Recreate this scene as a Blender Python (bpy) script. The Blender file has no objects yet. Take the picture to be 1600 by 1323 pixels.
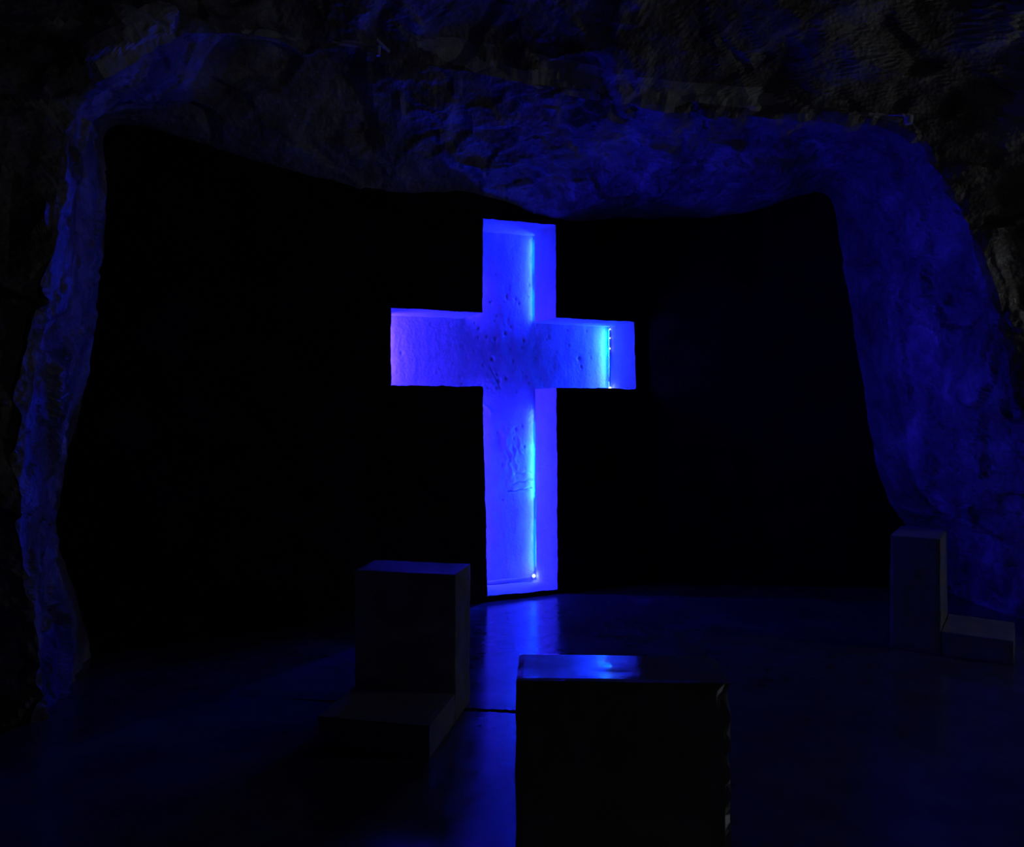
import bpy, bmesh, math, random
import numpy as np
from mathutils import Vector, noise, geometry, Euler

random.seed(7)
sc = bpy.context.scene
col = sc.collection

# ------------------------------------------------------------------ camera, world, gallery lamp, exposure
EYE = 1.55
cam_d = bpy.data.cameras.new('camera')
cam_d.sensor_fit = 'HORIZONTAL'; cam_d.sensor_width = 36.0
cam_d.lens = 36.0 * 1200.0 / 1600.0
cam_d.shift_y = (650.0 - 661.5) / 1600.0
cam_d.clip_start = 0.05
cam = bpy.data.objects.new('camera', cam_d); col.objects.link(cam)
cam.location = (0, 0, EYE); cam.rotation_euler = (math.radians(90), 0, 0)
sc.camera = cam

world = bpy.data.worlds.new('cave_air'); sc.world = world; world.use_nodes = True
bg = world.node_tree.nodes['Background']
bg.inputs[0].default_value = (0.35, 0.42, 0.5, 1); bg.inputs[1].default_value = 0.0006

def gallery_lamp(loc, aim, energy, size):                     # dim lamps of the gallery, right of and behind the viewer
    d = bpy.data.lights.new('gallery_lamp', 'AREA'); d.shape = 'DISK'; d.size = size; d.energy = energy; d.color = (0.86, 0.92, 1.0)
    o = bpy.data.objects.new('gallery_lamp', d); col.objects.link(o); o.location = loc
    o.rotation_euler = (Vector(aim) - Vector(loc)).to_track_quat('-Z', 'Y').to_euler()
gallery_lamp((6.3, 3.7, 2.2), (-0.5, 4.3, 1.4), 4.2, 0.4)
gallery_lamp((5.0, -2.0, 2.6), (1.0, 4.5, 3.0), 1.5, 0.4)

vs = sc.view_settings
vs.view_transform = 'Standard'; vs.look = 'None'; vs.gamma = 1.0; vs.exposure = 0.0
vs.use_curve_mapping = False

BLUE = (0.027, 0.0115, 1.0)       # violet blue strips on the left
AZURE = (0.0035, 0.0125, 1.0)      # cooler strips on the right
CYAN = (0.0, 0.13, 1.0)           # added emitters that imitate overexposed cyan beside the right strips

# ------------------------------------------------------------------ helpers
def link(name, me, mat=None, parent=None, smooth=False):
    o = bpy.data.objects.new(name, me); col.objects.link(o)
    if mat: me.materials.append(mat)
    if smooth:
        me.polygons.foreach_set('use_smooth', [True] * len(me.polygons))
    if parent: o.parent = parent
    return o

def mesh(name, verts, faces):
    me = bpy.data.meshes.new(name)
    me.from_pydata([tuple(v) for v in verts], [], faces); me.update()
    return me

def tag(o, label=None, cat=None, group=None, kind=None):
    if label: o['label'] = label
    if cat: o['category'] = cat
    if group: o['group'] = group
    if kind: o['kind'] = kind
    return o

def empty(name, loc=(0, 0, 0), rz=0.0):
    o = bpy.data.objects.new(name, None); col.objects.link(o)
    o.location = loc; o.rotation_euler = (0, 0, rz); o.empty_display_size = 0.1
    return o

def grid_mesh(name, rows, flip=False):
    nr, nc = len(rows), len(rows[0])
    v = [p for r in rows for p in r]; f = []
    for i in range(nr - 1):
        for j in range(nc - 1):
            q = (i * nc + j, i * nc + j + 1, (i + 1) * nc + j + 1, (i + 1) * nc + j)
            f.append(q[::-1] if flip else q)
    return mesh(name, v, f)

# ------------------------------------------------------------------ materials
def new_mat(name):
    m = bpy.data.materials.new(name); m.use_nodes = True
    nt = m.node_tree; b = nt.nodes['Principled BSDF']
    return m, nt, b

def stone_mat(name, c0, c1, rough=(0.4, 0.7), scale=4.0, bump=0.3, bscale=25.0, spec=0.5, bdist=0.01, detail=8.0, ior=1.5):
    m, nt, b = new_mat(name); N, L = nt.nodes, nt.links
    tc = N.new('ShaderNodeTexCoord')
    n1 = N.new('ShaderNodeTexNoise'); n1.inputs['Scale'].default_value = scale
    n1.inputs['Detail'].default_value = detail; n1.inputs['Roughness'].default_value = 0.65
    L.new(tc.outputs['Object'], n1.inputs['Vector'])
    cr = N.new('ShaderNodeValToRGB')
    cr.color_ramp.elements[0].position = 0.32; cr.color_ramp.elements[0].color = (*c0, 1)
    cr.color_ramp.elements[1].position = 0.68; cr.color_ramp.elements[1].color = (*c1, 1)
    L.new(n1.outputs['Fac'], cr.inputs['Fac']); L.new(cr.outputs['Color'], b.inputs['Base Color'])
    n2 = N.new('ShaderNodeTexNoise'); n2.inputs['Scale'].default_value = bscale
    n2.inputs['Detail'].default_value = 6.0
    L.new(tc.outputs['Object'], n2.inputs['Vector'])
    mr = N.new('ShaderNodeMapRange')
    mr.inputs['From Min'].default_value = 0.3; mr.inputs['From Max'].default_value = 0.7
    mr.inputs['To Min'].default_value = rough[0]; mr.inputs['To Max'].default_value = rough[1]
    L.new(n2.outputs['Fac'], mr.inputs['Value']); L.new(mr.outputs['Result'], b.inputs['Roughness'])
    bp = N.new('ShaderNodeBump'); bp.inputs['Strength'].default_value = bump; bp.inputs['Distance'].default_value = bdist
    L.new(n2.outputs['Fac'], bp.inputs['Height']); L.new(bp.outputs['Normal'], b.inputs['Normal'])
    b.inputs['Specular IOR Level'].default_value = spec; b.inputs['IOR'].default_value = ior
    return m

def rock_mat(name):
    """salt rock: grey, with pale crystal veins and glinting facets"""
    m, nt, b = new_mat(name); N, L = nt.nodes, nt.links
    tc = N.new('ShaderNodeTexCoord')
    n1 = N.new('ShaderNodeTexNoise'); n1.inputs['Scale'].default_value = 2.6
    n1.inputs['Detail'].default_value = 9.0; n1.inputs['Roughness'].default_value = 0.62; n1.inputs['Distortion'].default_value = 0.6
    L.new(tc.outputs['Object'], n1.inputs['Vector'])
    cr = N.new('ShaderNodeValToRGB')
    e = cr.color_ramp.elements
    e[0].position = 0.30; e[0].color = (0.10, 0.093, 0.086, 1)
    e[1].position = 0.52; e[1].color = (0.34, 0.31, 0.30, 1)
    e2 = e.new(0.66); e2.color = (0.58, 0.57, 0.56, 1)
    e3 = e.new(0.74); e3.color = (0.82, 0.81, 0.80, 1)
    L.new(n1.outputs['Fac'], cr.inputs['Fac']); L.new(cr.outputs['Color'], b.inputs['Base Color'])
    vo = N.new('ShaderNodeTexVoronoi'); vo.inputs['Scale'].default_value = 30.0
    L.new(tc.outputs['Object'], vo.inputs['Vector'])
    mr = N.new('ShaderNodeMapRange'); mr.inputs['To Min'].default_value = 0.25; mr.inputs['To Max'].default_value = 0.75
    L.new(vo.outputs['Color'], mr.inputs['Value']); L.new(mr.outputs['Result'], b.inputs['Roughness'])
    n2 = N.new('ShaderNodeTexNoise'); n2.inputs['Scale'].default_value = 22.0; n2.inputs['Detail'].default_value = 7.0
    L.new(tc.outputs['Object'], n2.inputs['Vector'])
    ad = N.new('ShaderNodeMath'); ad.operation = 'MULTIPLY_ADD'; ad.inputs[1].default_value = 0.5
    L.new(vo.outputs['Distance'], ad.inputs[0]); L.new(n2.outputs['Fac'], ad.inputs[2])
    bp = N.new('ShaderNodeBump'); bp.inputs['Strength'].default_value = 0.7; bp.inputs['Distance'].default_value = 0.02
    L.new(ad.outputs[0], bp.inputs['Height']); L.new(bp.outputs['Normal'], b.inputs['Normal'])
    b.inputs['Specular IOR Level'].default_value = 0.6
    return m

def emit_mat(name, c, s):
    m, nt, b = new_mat(name)
    b.inputs['Base Color'].default_value = (0.02, 0.02, 0.02, 1)
    b.inputs['Emission Color'].default_value = (*c, 1); b.inputs['Emission Strength'].default_value = s
    return m

M_ROCK = rock_mat('salt_rock')
M_LIT_LIP = stone_mat('lamplit_salt_lip', (0.55, 0.54, 0.53), (0.85, 0.84, 0.83), (0.4, 0.7), 5.0, 0.6, 22.0, 0.5, 0.02)  # salt of the lip, paled to stand in for lamp light on it
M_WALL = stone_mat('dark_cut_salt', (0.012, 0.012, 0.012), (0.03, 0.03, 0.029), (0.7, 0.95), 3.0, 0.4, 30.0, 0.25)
M_PLASTER = stone_mat('white_plaster', (0.60, 0.60, 0.60), (0.78, 0.78, 0.78), (0.6, 0.85), 5.0, 0.6, 42.0, 0.3, 0.008)
M_FLOOR = stone_mat('polished_floor', (0.075, 0.075, 0.075), (0.165, 0.165, 0.165), (0.13, 0.25), 2.2, 0.05, 7.0, 0.5, 0.004, ior=1.75)
M_JOINT = stone_mat('joint_grit', (0.01, 0.01, 0.01), (0.03, 0.03, 0.03), (0.9, 1.0), 9.0, 0.5, 60.0, 0.1)
M_STONE = stone_mat('kneeler_stone', (0.24, 0.24, 0.23), (0.44, 0.44, 0.42), (0.06, 0.13), 6.0, 0.04, 12.0, 0.8, 0.004, ior=2.3)
M_STONE_DULL = stone_mat('dull_kneeler_stone', (0.24, 0.24, 0.23), (0.44, 0.44, 0.42), (0.32, 0.5), 6.0, 0.12, 12.0, 0.6, 0.005, ior=1.8)
M_CASE = stone_mat('strip_housing', (0.35, 0.35, 0.37), (0.5, 0.5, 0.52), (0.25, 0.4), 20.0, 0.05, 60.0, 0.5)
M_METAL = stone_mat('pale_metal', (0.80, 0.80, 0.82), (0.92, 0.92, 0.93), (0.25, 0.4), 20.0, 0.1, 60.0, 0.6)
M_BEAD = emit_mat('bright_diode', (0.55, 0.85, 1.0), 6.0)

# ------------------------------------------------------------------ back wall (a cut face with a cross-shaped hole)
P0 = Vector((-0.203, 6.414, 0)); U = Vector((0.902, 0.432, 0)); NI = Vector((-0.432, 0.902, 0))   # NI points into the wall
DEPTH = 0.45
LIP = 0.40           # the right jambs stop short of the back panel: a slot behind them hides the light strips
X = dict(A=(-0.043, 3.197), B=(0.646, 3.215), C=(0.648, 2.411), D=(1.465, 2.413), E=(1.483, 1.801), F=(0.653, 1.797),
         G=(0.665, 0.040), H=(-0.002, 0.047), I=(-0.046, 1.795), J=(-0.832, 1.792), K=(-0.832, 2.403), L=(-0.047, 2.411))

def niche(t, z, d):
    p = P0 + U * t + NI * d
    return Vector((p.x, p.y, z))

BEND = {1: Vector((-1.0599, 6.0036)), 2: Vector((1.2402, 7.1052))}
def wall_xy(t):
    if t <= -0.95:
        d = (Vector((-1.0599, 6.0036)) - Vector((-2.687, 4.96))).normalized()
        return BEND[1] + d * (t + 0.95)
    if t <= 1.60:
        p = P0 + U * t; return Vector((p.x, p.y))
    d = (Vector((3.39, 6.95)) - Vector((1.2402, 7.1052))).normalized()
    return BEND[2] + d * (t - 1.60)

def rough_edge(a, b, amp=0.006, step=0.022):
    """points along one cut edge, both ends kept, chipped between"""
    a = Vector(a); b = Vector(b); L = (b - a).length; n = max(2, int(L / step))
    d = (b - a) / L; nn = Vector((-d.y, d.x)); out = []
    for i in range(n):
        s = i / n; p = a + (b - a) * s
        if i:
            q = Vector((p.x, p.y, 3.1))
            h = noise.noise(q * 9) * amp + noise.noise(q * 31) * amp * 0.7 + (noise.noise(q * 2.3)) * amp * 1.0
            p = p + nn * h
        out.append(p)
    return out

order = 'ABCDEFGHIJKL'
edges = []
for i, k in enumerate(order):
    k2 = order[(i + 1) % 12]
    edges.append(rough_edge(X[k], X[k2], 0.004 if k in 'LK' else 0.006))
outline = [p for e in edges for p in e]

def in_cross(p):
    inside = False; n = len(outline); j = n - 1
    for i in range(n):
        a, b = outline[i], outline[j]
        if (a.y > p[1]) != (b.y > p[1]) and p[0] < (b.x - a.x) * (p[1] - a.y) / (b.y - a.y) + a.x:
            inside = not inside
        j = i
    return inside

def near_outline(p, r):
    return any((q.x - p[0]) ** 2 + (q.y - p[1]) ** 2 < r * r for q in outline)

T0, T1, Z0, Z1 = -4.6, 5.2, -0.12, 4.6
pts = [Vector((p.x, p.y)) for p in outline]; n_out = len(pts)
cons = [(i, (i + 1) % n_out) for i in range(n_out)]
g = 0.16
tt = np.arange(T0, T1 + 1e-6, g); zz = np.arange(Z0, Z1 + 1e-6, g)
for tv in list(tt) + [-0.95, 1.60]:
    for zv in zz:
        p = (float(tv), float(zv))
        if in_cross(p) or near_outline(p, 0.06): continue
        pts.append(Vector(p))
rv, re_, rf, *_ = geometry.delaunay_2d_cdt(pts, cons, [], 0, 1e-5)
wv = []
for p in rv:
    xy = wall_xy(p.x)
    h = 0.0
    if not near_outline((p.x, p.y), 0.05):
        h = 0.03 * noise.noise(Vector((p.x * 0.9, p.y * 0.9, 5))) + 0.012 * noise.noise(Vector((p.x * 3, p.y * 3, 9)))
    wv.append((xy.x + NI.x * h, xy.y + NI.y * h, p.y))
wf = []
for f in rf:
    c = sum((rv[i] for i in f), Vector((0, 0))) / len(f)
    if not in_cross(c): wf.append(tuple(f))
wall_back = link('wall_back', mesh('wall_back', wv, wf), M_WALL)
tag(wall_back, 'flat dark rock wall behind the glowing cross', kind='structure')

# ------------------------------------------------------------------ cross-shaped niche
cross = empty('cross_niche', niche(0.31, 0.045, 0.2))
tag(cross, 'tall cross-shaped niche cut into the dark wall, glowing blue inside', 'cross')
bpy.context.view_layer.update()
CINV = cross.matrix_world.inverted()

side_name = {'A': 'soffit', 'B': 'jamb', 'C': 'soffit', 'D': 'jamb', 'E': 'sill', 'F': 'jamb', 'G': 'sill', 'H': 'jamb',
             'I': 'sill', 'J': 'jamb', 'K': 'soffit', 'L': 'jamb'}
for i, k in enumerate(order):
    k2 = order[(i + 1) % 12]
    e = edges[i] + [Vector(X[k2])]
    a, b = Vector(X[k]), Vector(X[k2]); n = len(e)
    rows = []
    ND = 14
    for r in range(ND + 1):
        s = r / ND; row = []
        for j in range(n):
            st = a + (b - a) * (j / (n - 1))
            w = max(0.0, 1 - s * 3.0)
            q = st + (e[j] - st) * w
            bump = 0.0
            if 0 < j < n - 1 and r > 0:
                bump = 0.004 * noise.noise(Vector((q.x * 7, q.y * 7, s * 3 + i)))
            d = (b - a).normalized(); nn = Vector((-d.y, d.x))
            q = q + nn * bump
            row.append(CINV @ niche(q.x, q.y, s * (LIP if k in 'BF' else DEPTH + 0.012)))
        rows.append(row)
    link(side_name[k], grid_mesh('reveal', rows), M_PLASTER, cross, smooth=True)

SLOT = 0.055
for (t0, t1, z0, z1) in ((0.653, 0.665, X['G'][1], X['F'][1]), (0.648, 0.646, X['C'][1], X['B'][1])):
    # t at the top / bottom differ a little on the worn jambs: take the nearer one at either end
    ta, tb = (t1, t0) if z0 < 1 else (t0, t1)              # at z0, at z1
    c = [(ta, z0), (tb, z1)]
    v = []
    for (tq, z) in c:
        v += [niche(tq, z, LIP), niche(tq + SLOT, z, LIP), niche(tq + SLOT, z, DEPTH + 0.012), niche(tq, z, DEPTH + 0.012)]
    link('light_slot', mesh('light_slot', [CINV @ p for p in v], [(0, 1, 5, 4), (1, 2, 6, 5), (0, 3, 2, 1), (4, 5, 6, 7), (2, 3, 7, 6)]), M_PLASTER, cross)

# back panel of the niche: hand-trowelled plaster with pits, ridges and scratches, real relief
rng = np.random.default_rng(11)
pits = []
for _ in range(190):
    if rng.random() < 0.40:
        pits.append((rng.normal(0.32, 0.28), rng.normal(2.15, 0.45), rng.uniform(0.004, 0.013), rng.uniform(0.004, 0.012)))
    else:
        pits.append((rng.uniform(-0.8, 1.45), rng.uniform(0.1, 3.1), rng.uniform(0.004, 0.010), rng.uniform(0.004, 0.012)))
for (t, z, r, d) in [(0.24, 2.06, 0.012, 0.02), (0.31, 1.87, 0.012, 0.02), (0.29, 1.93, 0.009, 0.014), (0.37, 2.30, 0.013, 0.016),
                     (0.27, 2.24, 0.013, 0.014), (0.56, 2.24, 0.011, 0.014), (1.15, 2.10, 0.014, 0.02), (1.17, 2.02, 0.010, 0.012),
                     (0.10, 2.86, 0.012, 0.014), (0.11, 2.72, 0.010, 0.014), (0.38, 1.89, 0.012, 0.014), (0.82, 2.29, 0.014, 0.012)]:
    pits.append((t, z, r, d))
pits = np.array(pits)
# long trowel ridges: (t0,z0,t1,z1,width,height)
ridges = [(0.36, 1.30, 0.38, 1.10, 0.014, 0.005), (0.42, 1.28, 0.44, 1.02, 0.014, 0.006), (0.47, 1.26, 0.49, 1.06, 0.012, 0.005),
          (0.30, 1.24, 0.31, 1.12, 0.012, 0.004), (0.34, 1.42, 0.42, 1.22, 0.016, 0.008), (0.02, 1.50, 0.08, 1.42, 0.012, 0.009),
          (0.50, 1.36, 0.54, 1.20, 0.012, 0.005), (0.16, 1.66, 0.24, 1.56, 0.014, 0.008), (0.22, 0.40, 0.24, 0.25, 0.012, 0.007),
          (0.10, 0.34, 0.13, 0.26, 0.012, 0.008), (0.22, 2.2, 0.24, 1.85, 0.030, 0.006)]
grooves = [(0.44, 0.93, 0.645, 0.965, 0.007, 0.014), (0.40, 0.86, 0.64, 0.885, 0.008, 0.014), (0.48, 1.02, 0.63, 1.03, 0.012, 0.010),
           (0.22, 2.00, 0.32, 1.80, 0.006, 0.010)]

def seg_dist(T, Z, s):
    a = np.array(s[0:2]); b = np.array(s[2:4]); ab = b - a
    u = ((T - a[0]) * ab[0] + (Z - a[1]) * ab[1]) / (ab @ ab); uc = np.clip(u, 0, 1)
    return np.hypot(T - a[0] - uc * ab[0], Z - a[1] - uc * ab[1])

def relief(T, Z):
    """height of the plaster towards the room, metres"""
    h = np.zeros_like(T); shp = T.shape
    Tf, Zf = T.ravel(), Z.ravel(); base = np.empty(Tf.size)
    for i in range(Tf.size):
        t, z = Tf[i], Zf[i]
        base[i] = (0.007 * noise.noise(Vector((t * 2.2, z * 1.6, 0.3))) + 0.0042 * noise.noise(Vector((t * 11, z * 5, 4)))
                   + 0.0016 * noise.noise(Vector((t * 34, z * 18, 8))) + 0.0007 * noise.noise(Vector((t * 80, z * 70, 2))))
    h += base.reshape(shp)
    for (t, z, r, d) in pits:
        m = (np.abs(T - t) < 4 * r) & (np.abs(Z - z) < 4 * r)
        if m.any():
            q = ((T[m] - t) ** 2 + ((Z[m] - z) * 0.75) ** 2) / (r * r)
            h[m] -= d * np.exp(-q)
    for s in ridges:
        wob = 0.012 * np.sin(Z * 41.0 + s[0] * 90) + 0.006 * np.sin(Z * 97.0 + T * 60)
        h += 0.6 * s[5] * np.exp(-(seg_dist(T + wob, Z, s) / s[4]) ** 2)
    for s in grooves:
        wob = 0.006 * np.sin(T * 60.0 + Z * 13.0)
        h -= s[5] * np.exp(-(seg_dist(T, Z + wob, s) / s[4]) ** 2)
    return h

CELL = 0.0085
patches = [('A', 'B', 'C', 'L'), ('K', 'L', 'I', 'J'), ('L', 'C', 'F', 'I'), ('C', 'D', 'E', 'F'), ('I', 'F', 'G', 'H')]
pv, pf, off = [], [], 0
for (k0, k1, k2, k3) in patches:          # top-left, top-right, bottom-right, bottom-left
    c = [np.array(X[k]) for k in (k0, k1, k2, k3)]
    nu = int(np.linalg.norm(c[1] - c[0]) / CELL); nv = int(np.linalg.norm(c[3] - c[0]) / CELL)
    uu, vv = np.meshgrid(np.linspace(0, 1, nu + 1), np.linspace(0, 1, nv + 1))
    P = (c[0][None, None] * ((1 - uu) * (1 - vv))[..., None] + c[1] * (uu * (1 - vv))[..., None]
         + c[2] * (uu * vv)[..., None] + c[3] * ((1 - uu) * vv)[..., None])
    Tm, Zm = P[..., 0], P[..., 1]
    h = relief(Tm, Zm)
    for i in range(nv + 1):
        for j in range(nu + 1):
            pv.append(CINV @ niche(Tm[i, j], Zm[i, j], DEPTH - h[i, j]))
    for i in range(nv):
        for j in range(nu):
            a = off + i * (nu + 1) + j
            pf.append((a, a + nu + 1, a + nu + 2, a + 1))
    off += (nu + 1) * (nv + 1)
link('back_panel', mesh('back_panel', pv, pf), M_PLASTER, cross, smooth=True)

# ------------------------------------------------------------------ rock vault around the wall: sides and ceiling, one loft split in three
R0 = [(-2.687, 4.96, -0.06), (-2.754, 4.917, 0.362), (-2.852, 4.854, 0.741), (-2.846, 4.858, 1.145), (-2.772, 4.906, 1.673), (-2.681, 4.964, 2.295), (-2.631, 4.996, 3.007), (-2.6, 5.016, 3.431), (-2.092, 5.342, 3.428), (-1.72, 5.58, 3.373), (-1.141, 5.952, 3.326), (-0.266, 6.384, 3.38), (0.391, 6.698, 3.264), (1.179, 7.076, 3.348), (2.055, 7.046, 3.4), (2.825, 6.991, 3.589), (3.012, 6.977, 3.062), (3.091, 6.972, 2.363), (3.203, 6.963, 1.608), (3.36, 6.952, 0.913), (3.617, 6.945, 0.45), (3.931, 6.937, -0.069)]
R1 = [(-2.356, 3.9, -0.06), (-2.297, 3.7, 0.532), (-2.167, 3.4, 0.955), (-2.04, 3.2, 1.31), (-2.031, 3.25, 1.685), (-2.01, 3.35, 2.108), (-2.065, 3.5, 2.571), (-2.178, 3.9, 3.175), (-1.987, 4.5, 3.763), (-1.667, 5.0, 4.029), (-1.08, 5.4, 4.093), (-0.275, 5.5, 4.002), (0.321, 5.5, 3.865), (0.917, 5.5, 3.773), (1.604, 5.5, 3.704), (2.675, 5.35, 3.556), (3.033, 5.2, 2.937), (3.23, 5.1, 2.272), (3.357, 5.1, 1.677), (3.5, 5.1, 1.083), (3.72, 5.2, 0.64), (3.85, 5.2, -0.06)]
R0 = np.array(R0); R1 = np.array(R1); NP_ = len(R0)
cx_, cz_ = 0.3, 1.5
def outward(R, dx, dz, dy):
    Q = R.copy()
    for i in range(NP_):
        v = np.array([R[i, 0] - cx_, R[i, 2] - cz_]); v /= np.linalg.norm(v)
        Q[i, 0] += v[0] * dx; Q[i, 2] = R[i, 2] + max(v[1], -0.0) * dz if i not in (0, NP_ - 1) else R[i, 2]
        Q[i, 1] += dy
    return Q
Rm = outward(R0, 0.12, 0.14, 0.0) + np.array([NI.x, NI.y, 0.0]) * 0.40      # carried on behind the wall face
R1b = outward(R1, 0.09, 0.15, -0.03)      # short fascia over the lip
R2 = outward(R1, 2.4, 0.95, -0.70)
R3 = outward(R1, 7.0, 2.5, -2.6)
R4 = R3.copy(); R4[:, 1] = -4.0
for R in (R2, R3, R4): R[0, 2] = R[-1, 2] = -0.06

def catmull(P, n):
    out = []
    for k in range(len(P) - 1):
        p0 = P[max(k - 1, 0)]; p1 = P[k]; p2 = P[k + 1]; p3 = P[min(k + 2, len(P) - 1)]
        for i in range(n):
            s = i / n
            out.append(0.5 * ((2 * p1) + (p2 - p0) * s + (2 * p0 - 5 * p1 + 4 * p2 - p3) * s * s + (3 * p1 - p0 - 3 * p2 + p3) * s ** 3))
    out.append(P[-1]); return np.array(out)

SUB = 26
CR = [catmull(R, SUB) for R in (Rm, R0, R1, R1b, R2, R3, R4)]
spans = [6, 70, 11, 55, 30, 12]
rows, amps = [], []
for k, n in enumerate(spans):
    for i in range(n):
        s = i / n
        rows.append(CR[k] * (1 - s) + CR[k + 1] * s)
        if k == 0: amps.append(0.25)
        elif k == 1: amps.append(min(1.0, 0.25 + s * 2.2))
        else: amps.append(1.0)
rows.append(CR[-1]); amps.append(1.0)
G = np.array(rows); nr, nc = G.shape[:2]
du = np.gradient(G, axis=1); dv = np.gradient(G, axis=0)
Nn = np.cross(du, dv); Nn /= (np.linalg.norm(Nn, axis=2)[..., None] + 1e-9)
cen = np.array([0.3, 4.0, 1.5])
if np.mean(np.sum(Nn * (cen - G), axis=2)) < 0: Nn = -Nn          # towards the room

def chunk(p, sc_, seed):
    """broken facets: every cell has its own height and tilt"""
    q = Vector((p[0] * sc_ + seed, p[1] * sc_, p[2] * sc_))
    w0 = q * 0.9
    q += Vector((noise.noise(w0), noise.noise(w0 + Vector((31.4, 0, 0))), noise.noise(w0 + Vector((0, 47.2, 0))))) * 0.35
    d, pt = noise.voronoi(q)
    c = pt[0]; hv = Vector([(math.sin(round(c.x, 2) * k1 + round(c.y, 2) * k2 + round(c.z, 2) * k3) * 437.585) % 1.0
                            for k1, k2, k3 in ((12.99, 78.23, 37.72), (39.35, 11.13, 83.15), (73.16, 52.24, 9.15))])
    tilt = (q - c).dot(Vector((hv.x - .5, hv.y - .5, hv.z - .5)))
    w = min(1.0, max(0.0, (d[1] - d[0]) / 0.16)); w = w * w * (3 - 2 * w)
    return ((hv.x - 0.5) + 1.5 * tilt) * w

for i in range(nr):
    for j in range(nc):
        p = G[i, j]; v = Vector(p)
        h = (0.11 * noise.noise(v * 1.1) + 0.085 * chunk(p, 1.9, 3.0) + 0.040 * chunk(p, 4.6, 17.0)
             + 0.018 * noise.noise(v * 8.0) + 0.008 * noise.noise(v * 19.0))
        G[i, j] = p + Nn[i, j] * (h * amps[i])

I0, I1 = spans[0] + spans[1], spans[0] + spans[1] + spans[2]      # rows of the fascia
def rock_piece(name, j0, j1, lit_lip=False):
    rr = [[tuple(G[i, j]) for j in range(j0, j1 + 1)] for i in range(nr)]
    me = grid_mesh(name, rr); o = link(name, me, M_ROCK, smooth=False)
    if lit_lip:                                                       # lamp light on the ceiling's lip, painted in as paler salt
        me.materials.append(M_LIT_LIP); n = j1 - j0
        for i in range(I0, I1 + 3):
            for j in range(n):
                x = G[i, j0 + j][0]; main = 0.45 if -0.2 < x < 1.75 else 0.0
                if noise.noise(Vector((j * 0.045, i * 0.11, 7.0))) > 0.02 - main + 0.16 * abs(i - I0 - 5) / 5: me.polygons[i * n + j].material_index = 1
    return tag(o, kind='structure')
JA, JB = 7 * SUB + 6, 15 * SUB
rock_piece('wall_left', 0, JA)['label'] = 'rough salt rock wall left of the cross, one edge catching blue light'
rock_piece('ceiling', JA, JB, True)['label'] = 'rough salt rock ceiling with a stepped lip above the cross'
rock_piece('wall_right', JB, nc - 1)['label'] = 'rough salt rock wall right of the cross, washed in faint blue'

# ------------------------------------------------------------------ floor: two worn slabs with a ragged joint between them
floor = link('floor', mesh('floor', [(-11, -4, -0.05), (12, -4, -0.05), (12, 8.2, -0.05), (-11, 8.2, -0.05)], [(0, 1, 2, 3)]), M_JOINT)
tag(floor, 'dark polished stone floor reflecting the blue cross', kind='structure')
xs = [-11 + 0.5 * i for i in range(16)] + [-3 + 0.018 * i for i in range(334)] + [3.1 + 0.5 * i for i in range(19)]
def joint_y(x, s):
    y = 4.06 - 0.42 * (x + 0.2) * 0.35
    q = Vector((x, 0, s))
    w = min(1.0, max(0.0, (0.75 - x) / 0.35)) * min(1.0, max(0.0, (x + 1.3) / 0.4))      # the joint opens only where it is worn
    return y + 0.010 * noise.noise(Vector((x * 3, 0, 0))) + w * (0.016 * noise.noise(q * 14) + 0.012 * noise.noise(q * 45) + s * 0.022)
def slab(far):
    s = 1 if far else -1
    edge = [(x, joint_y(x, s)) for x in xs]; oy = 8.2 if far else -4.0
    v, f, n = [], [], len(xs)
    for (x, y) in edge: v.append((x, y, 0.0))
    for x in xs: v.append((x, oy, 0.0))
    for (x, y) in edge: v.append((x, y, -0.05))
    for i in range(n - 1):
        f.append((i, i + 1, n + i + 1, n + i) if far else (i, n + i, n + i + 1, i + 1))
        f.append((i, 2 * n + i, 2 * n + i + 1, i + 1) if far else (i, i + 1, 2 * n + i + 1, 2 * n + i))
    return link('slab', mesh('slab', v, f), M_FLOOR, floor)
slab(True); slab(False)

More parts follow.
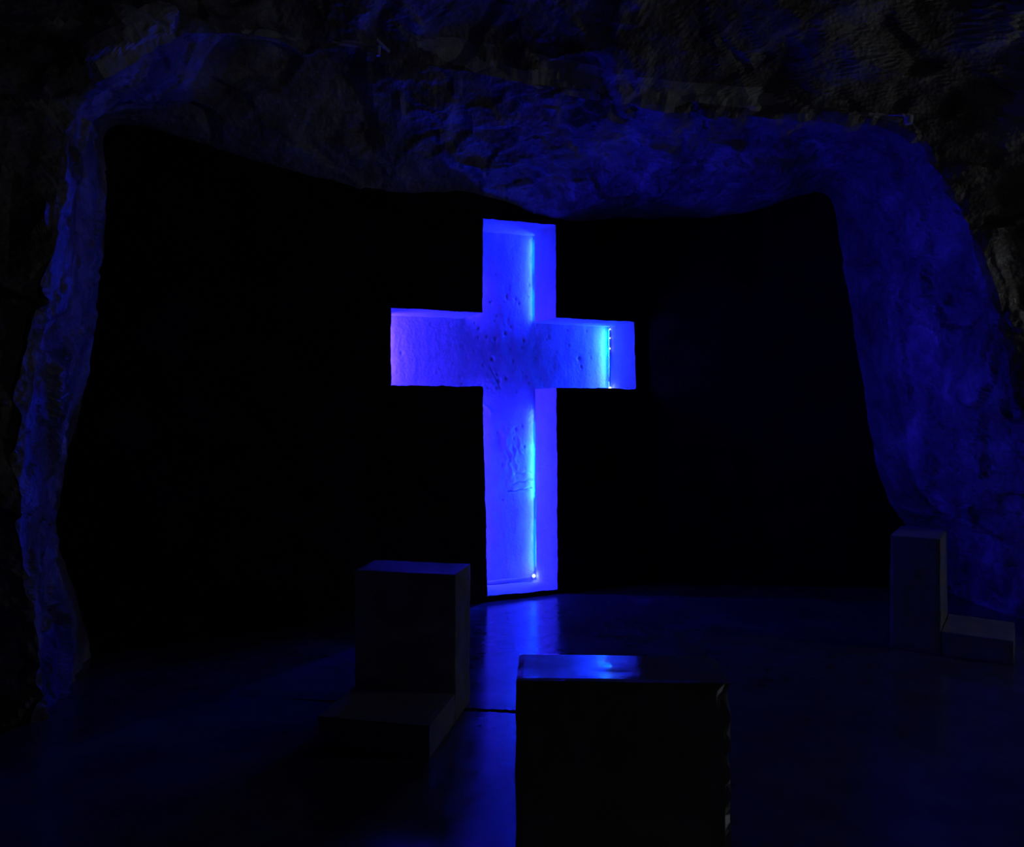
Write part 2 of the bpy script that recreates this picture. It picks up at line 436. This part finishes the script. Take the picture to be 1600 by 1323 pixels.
# ------------------------------------------------------------------ stone kneelers
def rough_box(name, x0, x1, y0, y1, z0, z1, cell=0.022, amp=0.004, chips=(), seed=0.0):
    """hewn block: subdivided box, worn arrises, chipped corners"""
    bm = bmesh.new()
    nx, ny, nz = [max(2, int(round(abs(b - a) / cell))) for a, b in ((x0, x1), (y0, y1), (z0, z1))]
    idx = {}
    def V(i, j, k):
        key = (i, j, k)
        if key not in idx:
            idx[key] = bm.verts.new((x0 + (x1 - x0) * i / nx, y0 + (y1 - y0) * j / ny, z0 + (z1 - z0) * k / nz))
        return idx[key]
    for i in range(nx):
        for j in range(ny):
            bm.faces.new((V(i, j, 0), V(i, j + 1, 0), V(i + 1, j + 1, 0), V(i + 1, j, 0)))
            bm.faces.new((V(i, j, nz), V(i + 1, j, nz), V(i + 1, j + 1, nz), V(i, j + 1, nz)))
        for k in range(nz):
            bm.faces.new((V(i, 0, k), V(i + 1, 0, k), V(i + 1, 0, k + 1), V(i, 0, k + 1)))
            bm.faces.new((V(i, ny, k), V(i, ny, k + 1), V(i + 1, ny, k + 1), V(i + 1, ny, k)))
    for j in range(ny):
        for k in range(nz):
            bm.faces.new((V(0, j, k), V(0, j, k + 1), V(0, j + 1, k + 1), V(0, j + 1, k)))
            bm.faces.new((V(nx, j, k), V(nx, j + 1, k), V(nx, j + 1, k + 1), V(nx, j, k + 1)))
    cx, cy, cz = (x0 + x1) / 2, (y0 + y1) / 2, (z0 + z1) / 2
    for (i, j, k), v in idx.items():
        c = v.co.copy(); s = c + Vector((seed, seed * 1.7, seed * 0.3))
        ex = i in (0, nx); ey = j in (0, ny); ez = k in (0, nz); nedge = ex + ey + ez
        d = Vector(((i == nx) - (i == 0), (j == ny) - (j == 0), (k == nz) - (k == 0)))
        if d.length: d.normalize()
        a = amp
        if k == nz and nedge == 1: a = amp * 0.35            # worn smooth on top
        h = a * noise.noise(s * 5) + a * 0.6 * noise.noise(s * 17)
        if nedge >= 2: h -= 0.003 + 0.006 * max(0, noise.noise(s * 11))   # worn arris
        if k == 0: d.z = 0
        v.co = c + d * h
        for (px, py, pz, r) in chips:                        # broken corner: pushed in towards the block
            q = Vector((px, py, pz)); dist = (c - q).length
            if dist < r:
                w = (1 - dist / r); inn = Vector((cx, cy, pz - r)) - q; inn.normalize()
                v.co += inn * (w * r * 0.75) * (0.75 + 0.5 * noise.noise(s * 24))
    for v in bm.verts:
        if v.co.z < 0: v.co.z = 0
    bm.normal_update()
    me = bpy.data.meshes.new(name); bm.to_mesh(me); bm.free()
    return me

def kneeler(loc, rz, label, w=0.60, d=0.29, hgt=0.75, step=0.42, chips=(), seed=0.0, mat=None):
    mat = mat or M_STONE_DULL
    """origin at the front-left foot of the upright block; front (-y) is the side one kneels on"""
    t = empty('stone_kneeler', loc, rz)
    tag(t, label, 'kneeler', 'stone kneelers before the cross')
    link('upright_block', rough_box('upright_block', 0, w, 0, d, 0, hgt, chips=chips, seed=seed), mat, t)
    link('kneeling_step', rough_box('kneeling_step', 0.0, w, -step, -0.004, 0, 0.15, cell=0.03, seed=seed + 5), mat, t)
    return t
kneeler((0.0097, 2.33, 0), math.radians(-2.5), 'stone kneeler nearest the viewer, half its top bright blue, far corner chipped',
        w=0.652, d=0.275, chips=((0.652, 0.275, 0.75, 0.045), (0.652, 0.0, 0.70, 0.055), (0.652, 0.0, 0.60, 0.030), (0.652, 0.0, 0.52, 0.035), (0.652, 0.0, 0.44, 0.022)), seed=1.3, mat=M_STONE)
kneeler((-0.285 - 0.55 * math.cos(math.radians(-12)), 3.887 + 0.55 * math.sin(math.radians(12)), 0), math.radians(-12),
        'stone kneeler with low step, standing in front of the foot of the cross', w=0.55, seed=4.1)
RZ = math.atan2(0.83, 0.557)
kneeler((2.79, 5.0, 0), RZ, 'shadowed stone kneeler turned sideways by the right rock wall', w=0.55, d=0.30, step=0.40, seed=8.8)

# ------------------------------------------------------------------ blue light strips in the back corners of the niche
def strip(name, label, t, z0, z1, side, blue, cyan=(), d=0.345, tilt=35, beads=(), group='blue light strips inside the cross'):
    """upright strip at a jamb; side=+1 sits on the right jamb and shines left and back, -1 the other way.
    blue: strength of the broad band; cyan: (z0, z1, tilt, strength) greener emitters added by the plaster to imitate overexposure"""
    root = empty(name, niche(t, z0, d)); tag(root, label, 'light strip', group)
    bpy.context.view_layer.update(); inv = root.matrix_world.inverted()
    def frame(tl):
        ca = math.radians(tl); e = (-side * math.cos(ca), math.sin(ca)); return e, (-e[1], e[0])
    e, s = frame(tilt)
    def P(a, b, z, dd=0.0): return inv @ niche(t + s[0] * a + e[0] * b, z, d + dd + s[1] * a + e[1] * b)
    hw = 0.008; th = 0.008
    prof = [(-hw, -th), (-hw, 0.002), (-hw + 0.0015, 0.002), (-hw + 0.0015, -0.001), (hw - 0.0015, -0.001), (hw - 0.0015, 0.002), (hw, 0.002), (hw, -th), (hw * 0.4, -th - 0.003), (-hw * 0.4, -th - 0.003)]
    n = len(prof); v = [P(a, b, z0) for a, b in prof] + [P(a, b, z1) for a, b in prof]
    f = [(i, (i + 1) % n, n + (i + 1) % n, n + i) for i in range(n)] + [tuple(range(n - 1, -1, -1)), tuple(range(n, 2 * n))]
    link('housing', mesh('housing', v, f), M_CASE, root)
    v = [P(-0.005, 0.0, z0 + 0.004), P(0.005, 0.0, z0 + 0.004), P(0.005, 0.0, z1 - 0.004), P(-0.005, 0.0, z1 - 0.004)]
    link('diode_band', mesh('diode_band', v, [(0, 1, 2, 3)]), emit_mat('blue_diodes', BLUE if side < 0 else AZURE, blue), root)
    for (c0, c1, tl, st) in cyan:
        e, s = frame(tl)
        v = [P(-0.004, 0.0, c0, 0.014), P(0.004, 0.0, c0, 0.014), P(0.004, 0.0, c1, 0.014), P(-0.004, 0.0, c1, 0.014)]
        o = link('cyan_glow_run', mesh('cyan_glow_run', v, [(0, 1, 2, 3)]), emit_mat('added_cyan_glow', CYAN, st), root)
        o['label'] = 'added cyan emitter imitating the overexposed edge'
        v = [P(a, -0.002, z, 0.014) for z in (c0 - 0.003, c1 + 0.003) for a in (-0.0065, 0.0065)] + [P(a, -0.0035, z, 0.014) for z in (c0 - 0.003, c1 + 0.003) for a in (-0.0065, 0.0065)]
        link('backing', mesh('backing', v, [(0, 1, 3, 2), (4, 6, 7, 5), (0, 4, 5, 1), (2, 3, 7, 6), (0, 2, 6, 4), (1, 5, 7, 3)]), M_CASE, root)
    for (bz, r) in beads:
        bm = bmesh.new(); bmesh.ops.create_icosphere(bm, subdivisions=2, radius=r)
        me = bpy.data.meshes.new('diode'); bm.to_mesh(me); bm.free()
        o = link('diode', me, M_BEAD, root, smooth=True)
        o.location = inv @ niche(t - side * 0.004, bz, d - 0.012)
    return root
KB = 2.6; KC = 0.45
strip('light_strip', 'light strip upright at the right end of the cross arm, lowest diode white', 1.455, 1.815, 2.395, 1, 440 * KB, d=0.392,
      cyan=((2.12, 2.385, 38, 420 * KC), (1.93, 2.11, 35, 200 * KC), (1.825, 1.88, 60, 120 * KC)), beads=((1.818, 0.013), (2.30, 0.005), (2.20, 0.006), (2.385, 0.005)))
strip('light_strip', 'light strip along the right edge of the cross head', 0.668, 2.44, 3.19, 1, 260 * KB, d=0.418, tilt=12,
      cyan=((2.88, 3.17, 60, 60 * KC), (2.74, 2.86, 60, 15 * KC), (2.45, 2.72, 60, 60 * KC)))
strip('light_strip', 'light strip down the right edge of the cross foot', 0.678, 0.13, 1.60, 1, 330 * KB, d=0.418, tilt=12,
      cyan=((1.30, 1.50, 50, 60 * KC), (0.98, 1.29, 20, 420 * KC), (0.80, 0.95, 20, 380 * KC), (0.62, 0.78, 50, 30 * KC), (0.16, 0.60, 60, 60 * KC)))
strip('light_strip', 'light strip hidden at the left end of the cross arm', -0.802, 1.83, 2.37, -1, 350 * KB, tilt=10, d=0.40)
strip('light_strip', 'light strip hidden along the left edge of the cross head', -0.018, 2.46, 2.80, -1, 100 * KB, tilt=10, d=0.40)
strip('light_strip', 'light strip hidden along the left edge of the cross foot', -0.004, 0.14, 1.74, -1, 115 * KB, tilt=10, d=0.40)

# clear rope lying along the back of the bottom sill
rope = empty('rope_light', niche(0.3, 0.05, 0.36)); tag(rope, 'pale rope light lying across the bottom sill of the cross, one bright diode', 'rope light')
bpy.context.view_layer.update(); inv = rope.matrix_world.inverted()
def tube(points, r, n=10):
    v, f = [], []
    for i, p in enumerate(points):
        a = points[max(i - 1, 0)]; b = points[min(i + 1, len(points) - 1)]
        d = (b - a).normalized(); up = Vector((0, 0, 1)); s = d.cross(up).normalized(); u2 = s.cross(d)
        for k in range(n):
            an = 2 * math.pi * k / n
            v.append(p + s * (math.cos(an) * r) + u2 * (math.sin(an) * r))
    for i in range(len(points) - 1):
        for k in range(n):
            f.append((i * n + k, i * n + (k + 1) % n, (i + 1) * n + (k + 1) % n, (i + 1) * n + k))
    f += [tuple(range(n))[::-1], tuple(range((len(points) - 1) * n, len(points) * n))]
    return v, f
pp = [inv @ niche(0.015 + 0.60 * i / 30, 0.064 + 0.002 * math.sin(i * 0.5), 0.405 + 0.004 * math.sin(i * 0.35)) for i in range(31)]
v, f = tube(pp, 0.017); link('tube', mesh('tube', v, f), M_PLASTER, rope, smooth=True)
pe = [inv @ niche(0.605 + 0.03 * i, 0.066, 0.400) for i in range(2)]
v, f = tube(pe, 0.019); link('end_cap', mesh('end_cap', v, f), M_CASE, rope, smooth=True)
bm = bmesh.new(); bmesh.ops.create_icosphere(bm, subdivisions=2, radius=0.014)
me = bpy.data.meshes.new('diode'); bm.to_mesh(me); bm.free()
o = link('diode', me, M_BEAD, rope, smooth=True); o.location = inv @ niche(0.632, 0.088, 0.385)

# ------------------------------------------------------------------ small brackets on the rock lip
def bracket(loc, rz, tilt, label, plate=(0.085, 0.03, 0.008), stub=(0.012, 0.055)):
    t = empty('ceiling_bracket', loc, rz); tag(t, label, 'bracket', 'small brackets on the rock lip')
    px, py, pz = plate
    bm = bmesh.new(); bmesh.ops.create_cube(bm, size=1.0)
    for v in bm.verts: v.co = Vector((v.co.x * px, v.co.y * py, v.co.z * pz))
    bmesh.ops.bevel(bm, geom=bm.edges[:], offset=0.0015, segments=2, affect='EDGES')
    me = bpy.data.meshes.new('plate'); bm.to_mesh(me); bm.free()
    o = link('plate', me, M_METAL, t); o.rotation_euler = (math.radians(70), tilt, math.radians(35))
    bm = bmesh.new(); bmesh.ops.create_cone(bm, cap_ends=True, segments=16, radius1=stub[0], radius2=stub[0] * 1.25, depth=stub[1])
    me = bpy.data.meshes.new('stub'); bm.to_mesh(me); bm.free()
    o = link('stub', me, M_METAL, t, smooth=False); o.location = (-px * 0.28 if tilt > 0.2 else px * 0.1, 0, -stub[1] * 0.5 - 0.006)
    bm = bmesh.new(); bmesh.ops.create_cone(bm, cap_ends=True, segments=10, radius1=0.005, radius2=0.005, depth=0.36)
    me = bpy.data.meshes.new('anchor_rod'); bm.to_mesh(me); bm.free()
    o = link('anchor_rod', me, M_METAL, t); o.location = (0.0, 0.155, 0.06); o.rotation_euler = (math.radians(-68), 0, 0)
    return t
bracket((-0.856, 5.10, 4.010), 0.15, 0.45, 'small pale metal bracket on the rock lip up and left of the cross', plate=(0.115, 0.024, 0.010), stub=(0.014, 0.065))
bracket((2.572, 5.00, 3.507), -0.1, -0.12, 'small pale metal bracket on the rock lip at upper right', plate=(0.10, 0.020, 0.008), stub=(0.023, 0.05))
